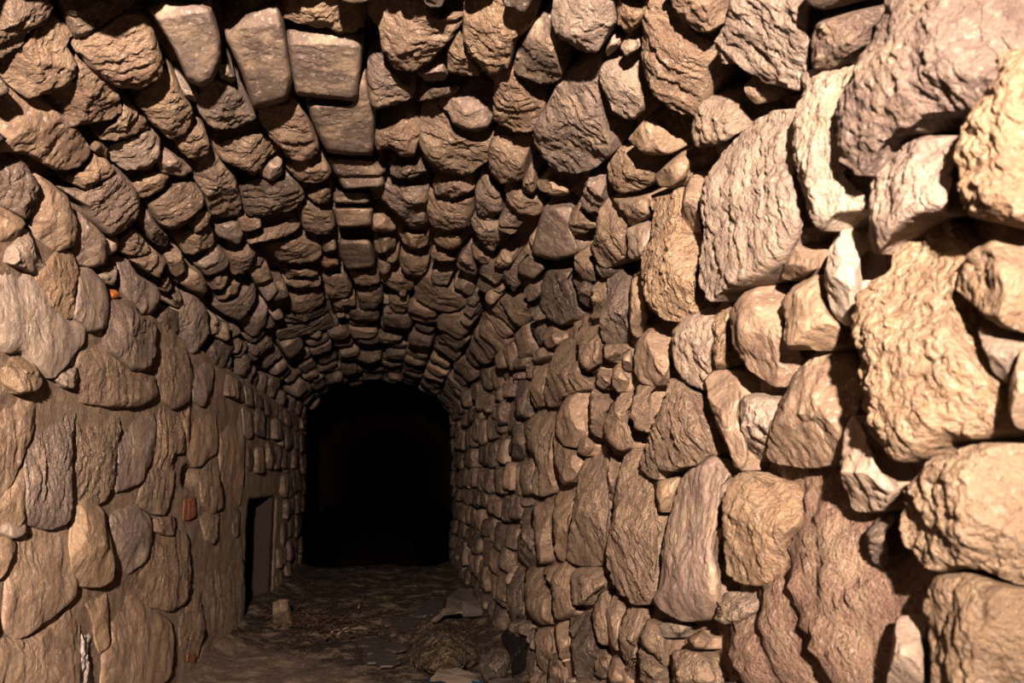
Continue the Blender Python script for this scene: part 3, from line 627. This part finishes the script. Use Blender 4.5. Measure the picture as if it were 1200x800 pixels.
def fill_mask(P):
    x0, y0 = np.maximum(np.floor(P.min(0)).astype(int), 0)
    x1 = min(int(P[:, 0].max()) + 2, 1200); y1 = min(int(P[:, 1].max()) + 2, 800)
    if x1 <= x0 or y1 <= y0: return
    X, Y = np.meshgrid(np.arange(x0, x1) + .5, np.arange(y0, y1) + .5)
    ins = np.zeros(X.shape, bool)
    Q = np.roll(P, -1, 0)
    for (ax, ay), (bx, by) in zip(P, Q):
        cr = (ay > Y) != (by > Y)
        with np.errstate(divide='ignore', invalid='ignore'):
            ins ^= cr & (X < (bx - ax) * (Y - ay) / (by - ay if by != ay else 1e-9) + ax)
    mask[y0:y1, x0:x1] |= ins


LEVEL_R = [-0.020, 0.000, 0.018, 0.034, 0.052]
LEVEL_L = [0.0, 0.012, 0.020, 0.030, 0.048]
items, off = [], (0, 0, 1)
for line in STONES.strip().splitlines():
    line = line.strip()
    if line.startswith('@'):
        off = tuple(float(v) for v in line[1:].split(','))
    elif line:
        a, lab, pts = line.split('|')
        P = np.array([[float(v) for v in q.split(',')] for q in pts.split()])
        items.append((a[0], a[2], int(a[3]), lab, P / off[2] + np.array(off[:2])))

for k, (tn, st, lv, lab, P) in enumerate(items):
    c, area = centroid(P)
    X = cast(c[None], 0)[0]
    onleft = X[0] < 0 and X[2] < ZS
    dr = P - c; ln = np.linalg.norm(dr, axis=1, keepdims=True)
    P = P + dr / ln * np.minimum(6.5 if onleft else 3.0, ln * (0.22 if onleft else 0.08))
    fill_mask(P)
    vault = X[2] > ZS - 0.02
    left = (not vault) and X[0] < 0
    per = np.linalg.norm(P - np.roll(P, -1, 0), axis=1).sum()
    rad = math.sqrt(area / math.pi)
    n = int(np.clip(per / 2.0, 36, 360)); m = int(np.clip(rad / 1.5, 8, 70))
    if left: h0, tilt, dome = LEVEL_L[lv], 0.012 + 0.006 * lv, 0.010 + 0.006 * lv
    elif vault: h0, tilt, dome = LEVEL_R[lv] * 0.65, 0.022 + 0.011 * lv, 0.034
    else: h0, tilt, dome = LEVEL_R[lv], 0.022 + 0.008 * lv, 0.038
    V, Fc, size = stone_geo(P, cast, h0, tilt, dome, st, 100 + k * 3, n, m, 0.15 if vault else 0.11, namp=0.9 if vault else (0.58 if left else 0.88), under=0.0 if vault else (0.024 if left else 0.014))
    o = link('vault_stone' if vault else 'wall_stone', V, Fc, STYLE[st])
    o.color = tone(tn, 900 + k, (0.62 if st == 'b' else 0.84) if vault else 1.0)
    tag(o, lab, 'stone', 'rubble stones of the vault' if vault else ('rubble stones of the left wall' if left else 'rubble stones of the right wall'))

# ------------------------------------------------------------------ lining behind the stones (structure)
def flare(y):
    """Widening added from about ten metres on, so the lining turns from the lamp."""
    return -np.minimum(0.060 * np.maximum(np.asarray(y) - 10.3, 0) ** 2, 1.3)  # added outward curve that sinks the far end into shade


def arc_table():
    ph = np.linspace(math.pi, 0, 400)
    X = CX + AV * np.cos(ph); Z = ZS + BV * np.sin(ph)
    s = np.r_[0, np.cumsum(np.hypot(np.diff(X), np.diff(Z)))]
    return ph, s


PH, SARC = arc_table()
VLEN = SARC[-1]


def map_vault(Q, h):          # Q = (arc length from the left springing, y)
    h = np.asarray(h) + flare(Q[:, 1])
    ph = np.interp(Q[:, 0], SARC, PH)
    X = np.stack([CX + AV * np.cos(ph), Q[:, 1], ZS + BV * np.sin(ph)], 1)
    X[:, 2] = np.maximum(X[:, 2], ZS + 1e-4)
    return X + inward(X) * np.asarray(h)[:, None]


def map_left(Q, h):           # Q = (height z, y)
    h = np.asarray(h) + flare(Q[:, 1])
    return np.stack([-LW + np.asarray(h), Q[:, 1], Q[:, 0]], 1)


def map_right(Q, h):
    h = np.asarray(h) + flare(Q[:, 1])
    return np.stack([RW - np.asarray(h), Q[:, 1], Q[:, 0]], 1)


def y_grid():
    a = [-4.5]
    while a[-1] < 60:
        y = a[-1]
        a.append(y + (0.10 if y < 0.2 else 0.014 + 0.0045 * max(y - 0.8, 0) ** 1.45))
    return np.array(a)


YG = y_grid()


def grid_obj(name, mapf, ag, hf, mat):
    A, Y = np.meshgrid(ag, YG, indexing='ij')
    Q = np.stack([A.ravel(), Y.ravel()], 1)
    X = mapf(Q, np.zeros(len(Q)))
    X = mapf(Q, hf(Q, X))
    na, ny = A.shape
    I = np.arange(na * ny).reshape(na, ny)
    F = np.stack([I[:-1, :-1], I[1:, :-1], I[1:, 1:], I[:-1, 1:]], -1).reshape(-1, 4)
    a, b, c = X[F[0][0]], X[F[0][1]], X[F[0][2]]
    if name != 'floor' and np.dot(np.cross(b - a, c - a), inward(X[F[0][:1]])[0]) < 0: F = F[:, ::-1]
    if name == 'floor' and np.cross(b - a, c - a)[2] < 0: F = F[:, ::-1]
    o = link(name, X, F.tolist(), mat)
    o['kind'] = 'structure'
    o.color = (0.225, 0.16, 0.112, 1)
    return o


def rough_h(X, amp):
    return amp * (fbm(X * 8, 3, 3) * 0.9 + 0.6 * np.abs(fbm(X * 30, 3, 9)))


PATCH = []                    # flush mortar on the right wall, where the photo shows it between the stones
for px, py, r, lift in ((955, 690, 0.14, 0.095), (985, 765, 0.15, 0.10), (915, 735, 0.15, 0.095), (940, 650, 0.09, 0.085), (880, 770, 0.14, 0.09)):
    w = cast(np.array([[px, py]]), 0)[0]
    PATCH.append((w[1], w[2], r, lift))


def h_right(Q, X):
    h = -0.068 + rough_h(X, 0.016)
    m = np.zeros(len(X))
    for y, z, r, l in PATCH:
        m = np.maximum(m, l * np.exp(-(((X[:, 1] - y) / r) ** 2 + ((X[:, 2] - z) / (r * 1.15)) ** 2) ** 1.3))
    k = np.clip(m / 0.06, 0, 1)
    return h + m * 0.84 * (1 + 0.13 * fbm(X * 9, 3, 61)) + k * (0.014 * np.abs(fbm(X * 55, 2, 62)) + 0.008 * np.maximum(fbm(X * 28, 2, 63), 0))


HOLES = []                    # open joints between the stones of the left wall
for px, py, ry, rz, dp in ((222, 558, 0.12, 0.045, 0.14), (52, 612, 0.10, 0.016, 0.09), (111, 447, 0.10, 0.02, 0.09), (134, 344, 0.09, 0.02, 0.08), (180, 596, 0.12, 0.018, 0.08), (245, 500, 0.14, 0.018, 0.08)):
    w = cast(np.array([[px, py]]), 0)[0]
    HOLES.append((w[1], w[2], ry, rz, dp))
NY0, NY1, NZ = 6.75, 8.25, -0.18          # the low recess in the left wall


def h_left(Q, X):
    h = 0.001 + rough_h(X, 0.004) + 0.45 * rock_noise(X, 's', 0.2, 11)
    d = np.minimum(np.minimum(X[:, 1] - NY0, NY1 - X[:, 1]), NZ - X[:, 2])
    for y, z, ry, rz, dp in HOLES:
        h = h - dp * np.exp(-(((X[:, 1] - y) / ry) ** 4 + ((X[:, 2] - z) / rz) ** 4))
    return h - 0.30 * np.clip(d / 0.03 + 0.5, 0, 1)


def h_vault(Q, X):
    return -0.125 + rough_h(X, 0.018)


def map_floor(Q, h):
    h = np.asarray(h) + flare(Q[:, 1])
    return np.stack([Q[:, 0], Q[:, 1], -FL + np.asarray(h)], 1)


def h_floor(Q, X):
    e = np.minimum(X[:, 0] + LW, RW - X[:, 0])
    return 0.012 * fbm(X * 3, 3, 77) + 0.004 * fbm(X * 25, 3, 78) + 0.05 * np.exp(-(e / 0.10) ** 2) \
        + 0.05 * np.clip((X[:, 1] - 5.2) / 1.0, 0, 1) * (0.5 + 0.5 * fbm(X * 4, 3, 79))


grid_obj('wall_left', map_left, np.arange(-FL - 0.06, ZS + 0.03, 0.018), h_left, M_LAYER)
grid_obj('wall_right', map_right, np.arange(-FL - 0.06, ZS + 0.03, 0.016), h_right, M_MORTAR)
grid_obj('ceiling', map_vault, np.arange(0, VLEN + 0.01, 0.018), h_vault, M_MORTAR)
fl = grid_obj('floor', map_floor, np.arange(-LW - 0.45, RW + 0.12, 0.02), h_floor, M_SAND)
fv = np.array([v.co for v in fl.data.vertices]) + np.array(fl.location)
edge = (fv[:, 1] - (6.15 - 1.75 * np.clip((fv[:, 0] + 0.85) / 1.0, 0, 1.2))) + 0.35 * fbm(fv * 4, 3, 91)   # trodden sand gives way to litter, darkened for the dim far floor
dim_litter = np.clip(edge / 0.35 + 0.5, 0, 1)
fl.data.attributes.new('dim_litter', 'FLOAT', 'POINT').data.foreach_set('value', dim_litter)
# ------------------------------------------------------------------ the rest of the masonry, course by course
rr = random.Random(21)
fill_mask(np.array([(925, 600), (1015, 620), (1050, 700), (1045, 800), (900, 800), (860, 760), (905, 690)], float))   # flush mortar here
for q in ([(205, 540), (236, 540), (236, 616), (205, 616)], [(212, 760), (236, 760), (236, 782), (212, 782)], [(86, 718), (114, 718), (114, 800), (84, 800)], [(122, 336), (146, 336), (146, 354), (122, 354)]):
    fill_mask(np.array(q, float))                        # brick, lime and chip in the left wall
rest = []


def courses(surf, lo, hi, mapf, width, far=12.6, lmin=0.22, lmax=0.52):
    a = lo
    while a < hi - 0.05:
        w = min(width * rr.uniform(0.8, 1.2), hi - a)
        y = 0.3 + rr.uniform(0, 0.25)
        while y < far:
            l = rr.uniform(lmin, lmax) * (1 + 0.03 * y)
            yield a, w, y, l
            y += l
        a += w


def try_stone(surf, mapf, a, w, y, l):
    if surf == 'L' and y + l > NY0 - 0.04 and y < NY1 + 0.03 and a < NZ + 0.03: return
    ca, cy = a + w / 2, y + l / 2
    for sh in (0.95, 0.72):
        g = np.array([(ca + w * sh * i / 4, cy + l * sh * j / 4) for i in (-2, -1, 0, 1, 2) for j in (-2, -1, 0, 1, 2)])
        X = mapf(g, np.full(25, 0.02))
        p = project(X)
        ok = (X @ FWD > 0.1) & (p[:, 0] >= 0) & (p[:, 0] < 1200) & (p[:, 1] >= 0) & (p[:, 1] < 800)
        if not ok.any():
            cov = 0
        else:
            q = p[ok].astype(int); cov = mask[q[:, 1], q[:, 0]].mean()
        if cov <= (0.10 if sh > 0.9 else 0.06): break
    else:
        return
    a += rr.uniform(-0.03, 0.03); ca = a + w / 2
    sk = rr.uniform(-0.22, 0.22)
    cor = []
    for u, v in ((-1, -1), (0, -1), (1, -1), (1, 0), (1, 1), (0, 1), (-1, 1), (-1, 0)):
        u += rr.uniform(-0.16, 0.16) - 0.10 * u * abs(v) * rr.random() * 2; v += rr.uniform(-0.18, 0.18) - 0.10 * v * abs(u) * rr.random() * 2
        cor.append((ca + w / 2 * sh * u, cy + l / 2 * sh * (v + sk * u)))
    P = np.array(cor); n = len(P)
    pc = project(mapf(np.array([[ca, cy]]), np.array([0.02])))[0]
    vis = ok.any() and cy > 0.3
    pa = 0
    if vis:
        pp = project(mapf(P, np.full(n, 0.02))); pa = centroid(pp)[1]
    st = rr.choice('lllls')
    if surf == 'V': h0, tl, dm = rr.uniform(-0.02, 0.05), rr.uniform(0.03, 0.11), 0.035
    elif surf == 'R': h0, tl, dm = rr.uniform(-0.01, 0.03), rr.uniform(0.01, 0.05), 0.03
    else: h0, tl, dm = rr.uniform(0.012, 0.035), rr.uniform(0.0, 0.02), 0.016
    far = min(max((cy - 4.0) / 4.0, 0.0), 1.0)
    tl *= 1 - 1.7 * far; h0 += far * rr.uniform(-0.025, 0.03)  # deeper stones turned from the lamp and roughened to deepen the dark end
    k = len(rest)
    nn = 44 if pa > 250 else 26
    if vis and cy < 8: fill_mask(pp)
    V, Fc, _ = stone_geo(P, mapf, h0, tl, dm, st, 5000 + k, nn, 9 if pa > 250 else 5, 0.14 if surf == 'V' else 0.10, namp=0.5 if surf == 'L' else 0.9, under={'V': 0.0, 'R': 0.012, 'L': 0.02}[surf])
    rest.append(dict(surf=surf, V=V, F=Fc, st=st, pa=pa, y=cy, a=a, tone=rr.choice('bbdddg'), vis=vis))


for s, lo, hi, mf, w in (('V', 0.0, VLEN, map_vault, 0.205), ('R', -FL - 0.02, ZS, map_right, 0.20), ('L', -FL - 0.02, ZS, map_left, 0.24)):
    for q in courses(s, lo, hi, mf, w): try_stone(s, mf, *q)
    for f, lm, lx in ((0.6, 0.10, 0.30), (0.42, 0.06, 0.18)):          # smaller stones packed into what is still open
        for q in courses(s, lo, hi, mf, w * f, 7.0, lm, lx):
            if s != 'L' and q[2] > 1.0: try_stone(s, mf, *q)

cap = {'V': 300 - sum(1 for o in C.objects if o.name.startswith('vault_stone')), 'W': 300 - sum(1 for o in C.objects if o.name.startswith('wall_stone'))}
for key, surfs, nm in (('V', 'V', 'vault_stone'), ('W', 'LR', 'wall_stone')):
    R_ = sorted([r for r in rest if r['surf'] in surfs], key=lambda r: -(r['pa'] if r['vis'] and r['y'] < 9.5 else 0))
    solo = [r for r in R_[:cap[key]] if r['pa'] > 20 and r['y'] < 9.5]
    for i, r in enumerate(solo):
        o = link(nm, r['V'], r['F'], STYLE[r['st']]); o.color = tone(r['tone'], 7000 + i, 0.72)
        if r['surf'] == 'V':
            third = 'left' if r['a'] < VLEN * 0.33 else ('right' if r['a'] > VLEN * 0.67 else 'crown')
            place = {'left': 'left haunch of the vault', 'right': 'right haunch of the vault', 'crown': 'crown of the vault'}[third]
        else:
            hz = 'upper' if r['a'] > 0.1 else ('lower' if r['a'] < -0.55 else 'middle')
            place = f"{hz} {'left' if r['surf'] == 'L' else 'right'} wall"
        dist = 'near the lit end' if r['y'] < 4.6 else ('halfway into the dark' if r['y'] < 6.6 else 'close to the black end')
        kindword = {'l': 'rough', 's': 'smooth'}[r['st']]
        tw = {'b': 'brown', 'd': 'dark', 'g': 'grey', 'o': 'tan'}[r['tone']]
        lab = f"small {kindword} {tw} stone in the {place}, {dist}"
        tag(o, lab, 'stone', f"small {tw} {kindword} stones, {place}, {dist}")
    left_over = [r for r in R_ if not any(r is q for q in solo)]
    if left_over:
        Vs, Fs, b = [], [], 0
        for r in left_over:
            Vs.append(r['V']); Fs += [tuple(i + b for i in f) for f in r['F']]; b += len(r['V'])
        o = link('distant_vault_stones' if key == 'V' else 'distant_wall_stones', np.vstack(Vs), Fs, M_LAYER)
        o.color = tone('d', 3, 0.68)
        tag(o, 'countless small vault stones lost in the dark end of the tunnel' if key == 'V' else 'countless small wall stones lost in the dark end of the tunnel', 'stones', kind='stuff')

# ------------------------------------------------------------------ things set in or on the left wall
def wall_piece(name, px, mat, style, h0, dome, label, cat, seed, n=60, m=14, tilt=0.01, col=None):
    V, Fc, _ = stone_geo(np.array(px, float), cast, h0, tilt, dome, style, seed, n, m, 0.09)
    o = link(name, V, Fc, mat); tag(o, label, cat)
    return o


wall_piece('clay_brick', [(212, 586), (229, 580), (231, 605), (222, 611), (211, 610)], M_BRICK, 'b', 0.014, 0.02, 'broken red clay brick set into the left wall under a dark hole', 'brick', 31)
wall_piece('clay_brick', [(216, 766), (231, 763), (230, 777), (217, 776)], M_BRICK, 'b', 0.012, 0.02, 'small red brick end at the very foot of the left wall', 'brick', 32, 40, 10)
wall_piece('rusty_chip', [(127, 342), (136, 339), (141, 345), (137, 349), (130, 350)], M_RUST, 's', 0.006, 0.01, 'tiny orange rusty chip in a hole of the upper left wall', 'chip', 33, 30, 8)
wall_piece('lime_crust', [(98, 727), (105, 722), (108, 735), (103, 752), (102, 770), (107, 790), (108, 806), (88, 806), (90, 785), (91, 760), (93, 742)], M_LIME, 'l', 0.022, 0.02,
           'white lime crust running down the bottom of the left wall', 'crust', 34, 90, 12)
def brick_pier():
    """Brick pier at the far side of the recess, courses with sunk joints."""
    vs, fs = [], []
    z = -FL - 0.02; r = random.Random(4)
    def box(x0, x1, y0, y1, z0, z1):
        b = len(vs); j = lambda: r.uniform(-0.004, 0.004)
        for zz in (z0, z1):
            for xx, yy in ((x0, y0), (x1, y0), (x1, y1), (x0, y1)): vs.append((xx + j(), yy + j(), zz + j()))
        fs.extend([(b + 3, b + 2, b + 1, b), (b + 4, b + 5, b + 6, b + 7), (b, b + 1, b + 5, b + 4), (b + 1, b + 2, b + 6, b + 5), (b + 2, b + 3, b + 7, b + 6), (b + 3, b, b + 4, b + 7)])
    box(-1.36, -1.062, 8.14, 8.30, z, -0.18)
    k = 0
    while z < -0.22:
        xs = [-1.37, -1.215, -1.055] if k % 2 else [-1.37, -1.30, -1.14, -1.055]
        for a, b in zip(xs[:-1], xs[1:]): box(a + 0.004, b - 0.004, 8.125 + r.uniform(-0.006, 0.006), 8.30, z, z + 0.062)
        z += 0.072; k += 1
    o = link('brick_pier', vs, fs, M_BRICKDARK, False)
    tag(o, 'dark red-brown brick pier closing the far side of the left wall recess', 'pier')


brick_pier()

# ------------------------------------------------------------------ rubbish on the floor
def floor_piece(name, px, mat, top, dome, label, cat, seed, n=70, m=14, style='l', namp=1.0, group=None):
    """A thing lying on the floor: outline px of its upper side at height `top`, rounded down by `dome`, sides to the ground."""
    P = np.array(px, float)
    def mp(Q, h): return floor_cast(Q, h)
    up = lambda X: np.tile(np.array([[0, 0, 1.0]]), (len(X), 1))
    V, Fc, _ = stone_geo(P, mp, top, 0.0, dome, style, seed, n, m, 0.0, up, namp)
    V[:, 2] = np.maximum(V[:, 2], -FL - 0.02)
    o = link(name, V, Fc, mat); tag(o, label, cat, group)
    o.color = (0.15, 0.105, 0.072, 1)
    return o


def flat_piece(name, pts, thick, mat, label, cat, group=None, parent=None):
    """A broken flat slab: corners given as (photo x, photo y, height), subdivided and roughened, `thick` metres thick."""
    Q = np.array(pts, float)
    n = 8 * len(Q)
    L = np.linspace(0, len(Q), n, endpoint=False); i = L.astype(int); f = (L - i)[:, None]
    E = Q[i] * (1 - f) + Q[(i + 1) % len(Q)] * f
    c = E.mean(0)
    rings = [1.0, 0.94, 0.7, 0.4]
    top = np.vstack([c + (E - c) * k for k in rings] + [c[None]])
    X = floor_cast(top[:, :2], top[:, 2])
    X = X + 0.006 * np.stack([fbm(X * 25, 2, 5), fbm(X * 25, 2, 6), 0.6 * fbm(X * 18, 3, 7)], 1)
    a = X[0]; nn = np.cross(X[n // 3] - a, X[2 * n // 3] - a); nn /= np.linalg.norm(nn)
    if nn[2] < 0: nn = -nn
    Lw = X - nn * thick
    N = len(X)
    Fc = ring_faces(n, 4, 4 * n)
    Fb = [tuple(v + N for v in q[::-1]) for q in Fc]
    S = [((i + 1) % n, i, N + i, N + (i + 1) % n) for i in range(n)]
    allf = Fc + Fb + S
    a, b, d = X[Fc[0][0]], X[Fc[0][1]], X[Fc[0][2]]
    if np.dot(np.cross(b - a, d - a), nn) < 0: allf = [q[::-1] for q in allf]
    o = link(name, np.vstack([X, Lw]), allf, mat, False); tag(o, label, cat, group)
    o.color = (0.15, 0.105, 0.072, 1)
    return o


floor_piece('earth_heap', [(478, 742), (492, 722), (515, 712), (545, 714), (566, 722), (584, 735), (578, 758), (560, 780), (530, 790), (500, 790), (478, 778)], M_EARTH, 0.15, 0.15,
            'heap of loose brown earth against the right wall', 'heap', 41, 150, 40, 'g', 1.8)
flat_piece('flat_stone', [(521, 716, .16), (524, 700, .24), (538, 688, .27), (549, 690, .26), (560, 704, .20), (566, 716, .14), (540, 718, .12)], 0.03, M_SLATE, 'largest grey slab leaning on the right wall behind the earth heap', 'stone')
flat_piece('flat_stone', [(484, 722, .04), (492, 709, .07), (512, 698, .10), (520, 705, .10), (508, 720, .06)], 0.025, M_SLATE, 'grey slab lying left of the largest leaning slab', 'stone')
flat_piece('flat_stone', [(460, 733, .03), (480, 722, .05), (497, 724, .05), (485, 735, .03), (470, 740, .02)], 0.02, M_SLATE, 'thin grey slab behind the pale broken stone on the floor', 'stone')
flat_piece('wood_chip', [(505, 726, .20), (520, 715, .23), (532, 709, .24), (541, 716, .22), (518, 720, .20), (509, 728, .18)], 0.012, M_PALE, 'pale wedge of stone balanced on the earth heap', 'chip')
floor_piece('broken_stone', [(443, 727), (450, 724), (460, 725), (462, 733), (452, 736), (446, 733)], M_PALE, 0.06, 0.04, 'pale broken stone in the middle of the tunnel floor', 'stone', 43, 40, 9, 's')
floor_piece('broken_stone', [(452, 742), (460, 736), (468, 737), (467, 745), (458, 747)], M_LAYER, 0.05, 0.04, 'brown broken stone just in front of the pale broken one', 'stone', 44, 40, 9, 's')
flat_piece('broken_stone', [(320, 706, .22), (328, 703, .24), (337, 702, .24), (341, 716, .14), (340, 731, .02), (330, 735, .0), (321, 735, .0), (319, 720, .11)], 0.09, M_LAYER, 'squarish brown block leaning at the foot of the left wall', 'stone')
flat_piece('flat_stone', [(504, 794, .07), (510, 787, .09), (518, 780, .10), (540, 783, .09), (559, 791, .06), (561, 797, .05), (530, 797, .05), (519, 794, .06)], 0.02, M_PALE, 'pale flat slab at the bottom edge over blue plastic', 'stone')
flat_piece('plastic_scrap', [(499, 802, .02), (501, 793, .03), (516, 795, .03), (522, 803, .02)], 0.004, M_BLUE, 'blue plastic scrap under the pale flat slab', 'scrap')
flat_piece('plastic_scrap', [(552, 797, .05), (562, 793, .06), (566, 799, .04), (556, 804, .03)], 0.004, M_BLUE, 'blue plastic scrap right of the pale flat slab at the bottom edge', 'scrap')
flat_piece('flat_stone', [(572, 797, .05), (588, 794, .06), (606, 795, .05), (610, 804, .04), (575, 804, .03)], 0.02, M_SLATE, 'bluish flat slab at the bottom edge below the crumpled sack', 'stone')
floor_piece('crumpled_sack', [(560, 784), (566, 770), (576, 760), (588, 757), (597, 762), (600, 778), (594, 792), (578, 796), (566, 793)], M_PALE, 0.11, 0.10, 'crumpled pale sack at the foot of the right wall', 'sack', 46, 110, 26, 'g', 2.2)
floor_piece('plastic_bag', [(583, 735), (590, 741), (599, 734), (612, 731), (624, 727), (626, 760), (625, 790), (612, 800), (600, 790), (598, 768), (590, 756)], M_BAG, 0.20, 0.14,
            'black plastic bag slumped against the right wall', 'bag', 47, 120, 26, 'g', 1.5)
for k, (x, y, w, a) in enumerate(((436, 752, 17, 4), (445, 760, 20, -3), (452, 767, 16, 6), (440, 771, 13, -5), (462, 757, 14, 8), (455, 775, 14, -6))):
    th = math.radians(a)
    pts = [(x + w * u * math.cos(th) - 5 * v * math.sin(th), y + w * u * math.sin(th) + 5 * v * math.cos(th), 0.03 + 0.006 * k) for u, v in ((-1, -.3), (-.4, -1), (.6, -.8), (1, .2), (.3, 1), (-.7, .8))]
    flat_piece('slate_flake', pts, 0.012, M_SLATE, 'dark slate flake' + (' farthest back in the pile left of the earth heap', ' second from the back in the pile by the earth heap', ' in the middle of the pile left of the earth heap',
               ' at the left front of the pile by the earth heap', ' nearest the earth heap in the slate pile', ' at the front tip of the slate pile')[k], 'slate', 'slate flakes on the tunnel floor')
for k, pl in enumerate(([(388, 741), (400, 738), (412, 737), (431, 737)], [(352, 716), (362, 722), (371, 727)], [(396, 743), (404, 740), (416, 741)], [(420, 712), (424, 704), (427, 698)])):
    K = [floor_cast(np.array([[x, y]], float), np.array([0.05]))[0] for x, y in pl]
    K = [K[0] + (K[-1] - K[0]) * 0] + [a * (1 - f) + b * f + 0.01 * np.array([0, 0, math.sin(f * 3)]) for a, b in zip(K[:-1], K[1:]) for f in (0.25, 0.5, 0.75, 1.0)]
    tv, tf = [], []
    for q, c in enumerate(K):
        r = 0.008 * (1 - 0.5 * q / len(K)); dr = K[min(q + 1, len(K) - 1)] - K[max(q - 1, 0)]; dr = dr / np.linalg.norm(dr)
        sd = np.cross(dr, [0, 0, 1.0]); sd /= np.linalg.norm(sd); up = np.cross(sd, dr)
        tv += [c + r * (math.cos(a) * sd + math.sin(a) * up) for a in np.arange(6) * math.pi / 3]
    for q in range(len(K) - 1):
        tf += [(q * 6 + a, q * 6 + (a + 1) % 6, q * 6 + 6 + (a + 1) % 6, q * 6 + 6 + a) for a in range(6)]
    tf += [tuple(range(5, -1, -1)), tuple(range(len(tv) - 6, len(tv)))]
    o = link('twig', tv, tf, M_TWIG)
    tag(o, ('long pale twig lying across the middle of the floor', 'short twig beside the squarish block on the left', 'small twig just in front of the long pale one', 'thin twig far back on the dark floor')[k], 'twig', 'twigs on the floor')
# dead leaves and crumbs strewn along the left side
vs, fs = [], []
lr = np.random.default_rng(8)
for k in range(420):
    x = lr.normal(368, 28); y = 728 + lr.normal(0, 8) + (x - 368) * 0.12
    p = floor_cast(np.array([[x, y]]), np.array([lr.uniform(0.05, 0.09)]))[0]
    s = lr.uniform(0.010, 0.028); a = lr.uniform(0, 6.28); t1, t2 = lr.uniform(-0.5, 0.5, 2)
    u = np.array([math.cos(a), math.sin(a), t1]) * s; v = np.array([-math.sin(a), math.cos(a), t2]) * s * 0.55
    up = np.array([0, 0, 0.004]); b = len(vs)
    vs += [p - u, p - v * 0.9 + up, p + u, p + v + up, p + np.array([0, 0, -0.003])]
    fs += [(b, b + 1, b + 2, b + 3), (b, b + 4, b + 1), (b + 1, b + 4, b + 2), (b + 2, b + 4, b + 3), (b + 3, b + 4, b)]
o = link('dead_leaves', vs, fs, M_LEAF, False)
tag(o, 'dead leaves and crumbs strewn on the floor by the left wall', 'leaves', kind='stuff')


# ------------------------------------------------------------------ camera and lamp
cam = bpy.data.cameras.new('camera'); co = bpy.data.objects.new('camera', cam); C.objects.link(co)
cam.sensor_fit = 'HORIZONTAL'; cam.sensor_width = 36; cam.lens = 36 * FPX / 1200
from mathutils import Matrix
R3 = np.stack([RGT, UPV, -FWD], 1)
co.matrix_world = Matrix([list(R3[0]) + [0], list(R3[1]) + [0], list(R3[2]) + [0], [0, 0, 0, 1]])
cam.clip_start = 0.02; cam.clip_end = 100
cam.dof.use_dof = True; cam.dof.focus_distance = 3.0; cam.dof.aperture_fstop = 5.0
bpy.context.scene.camera = co

lp = bpy.data.lights.new('work_lamp', 'SPOT'); lo = bpy.data.objects.new('work_lamp', lp); C.objects.link(lo)
lp.energy = 3700; lp.color = (1.0, 0.77, 0.61); lp.shadow_soft_size = 0.035
lp.spot_size = math.radians(80); lp.spot_blend = 1.0
LP = np.array([-0.18, -1.25, 0.55]); AIM = np.array([-0.34, 3.0, 0.66])
from mathutils import Vector
lo.location = LP
lo.rotation_euler = Vector(AIM - LP).to_track_quat('-Z', 'Y').to_euler()
w = bpy.data.worlds.new('world'); bpy.context.scene.world = w; w.use_nodes = True
w.node_tree.nodes['Background'].inputs[0].default_value = (0, 0, 0, 1)
sc = bpy.context.scene
sc.view_settings.view_transform = 'Standard'; sc.view_settings.look = 'None'; sc.view_settings.gamma = 1.0
sc.view_settings.use_curve_mapping = False; sc.view_settings.exposure = 0.0
sc.cycles.use_denoising = True; sc.cycles.max_bounces = 5; sc.cycles.diffuse_bounces = 4
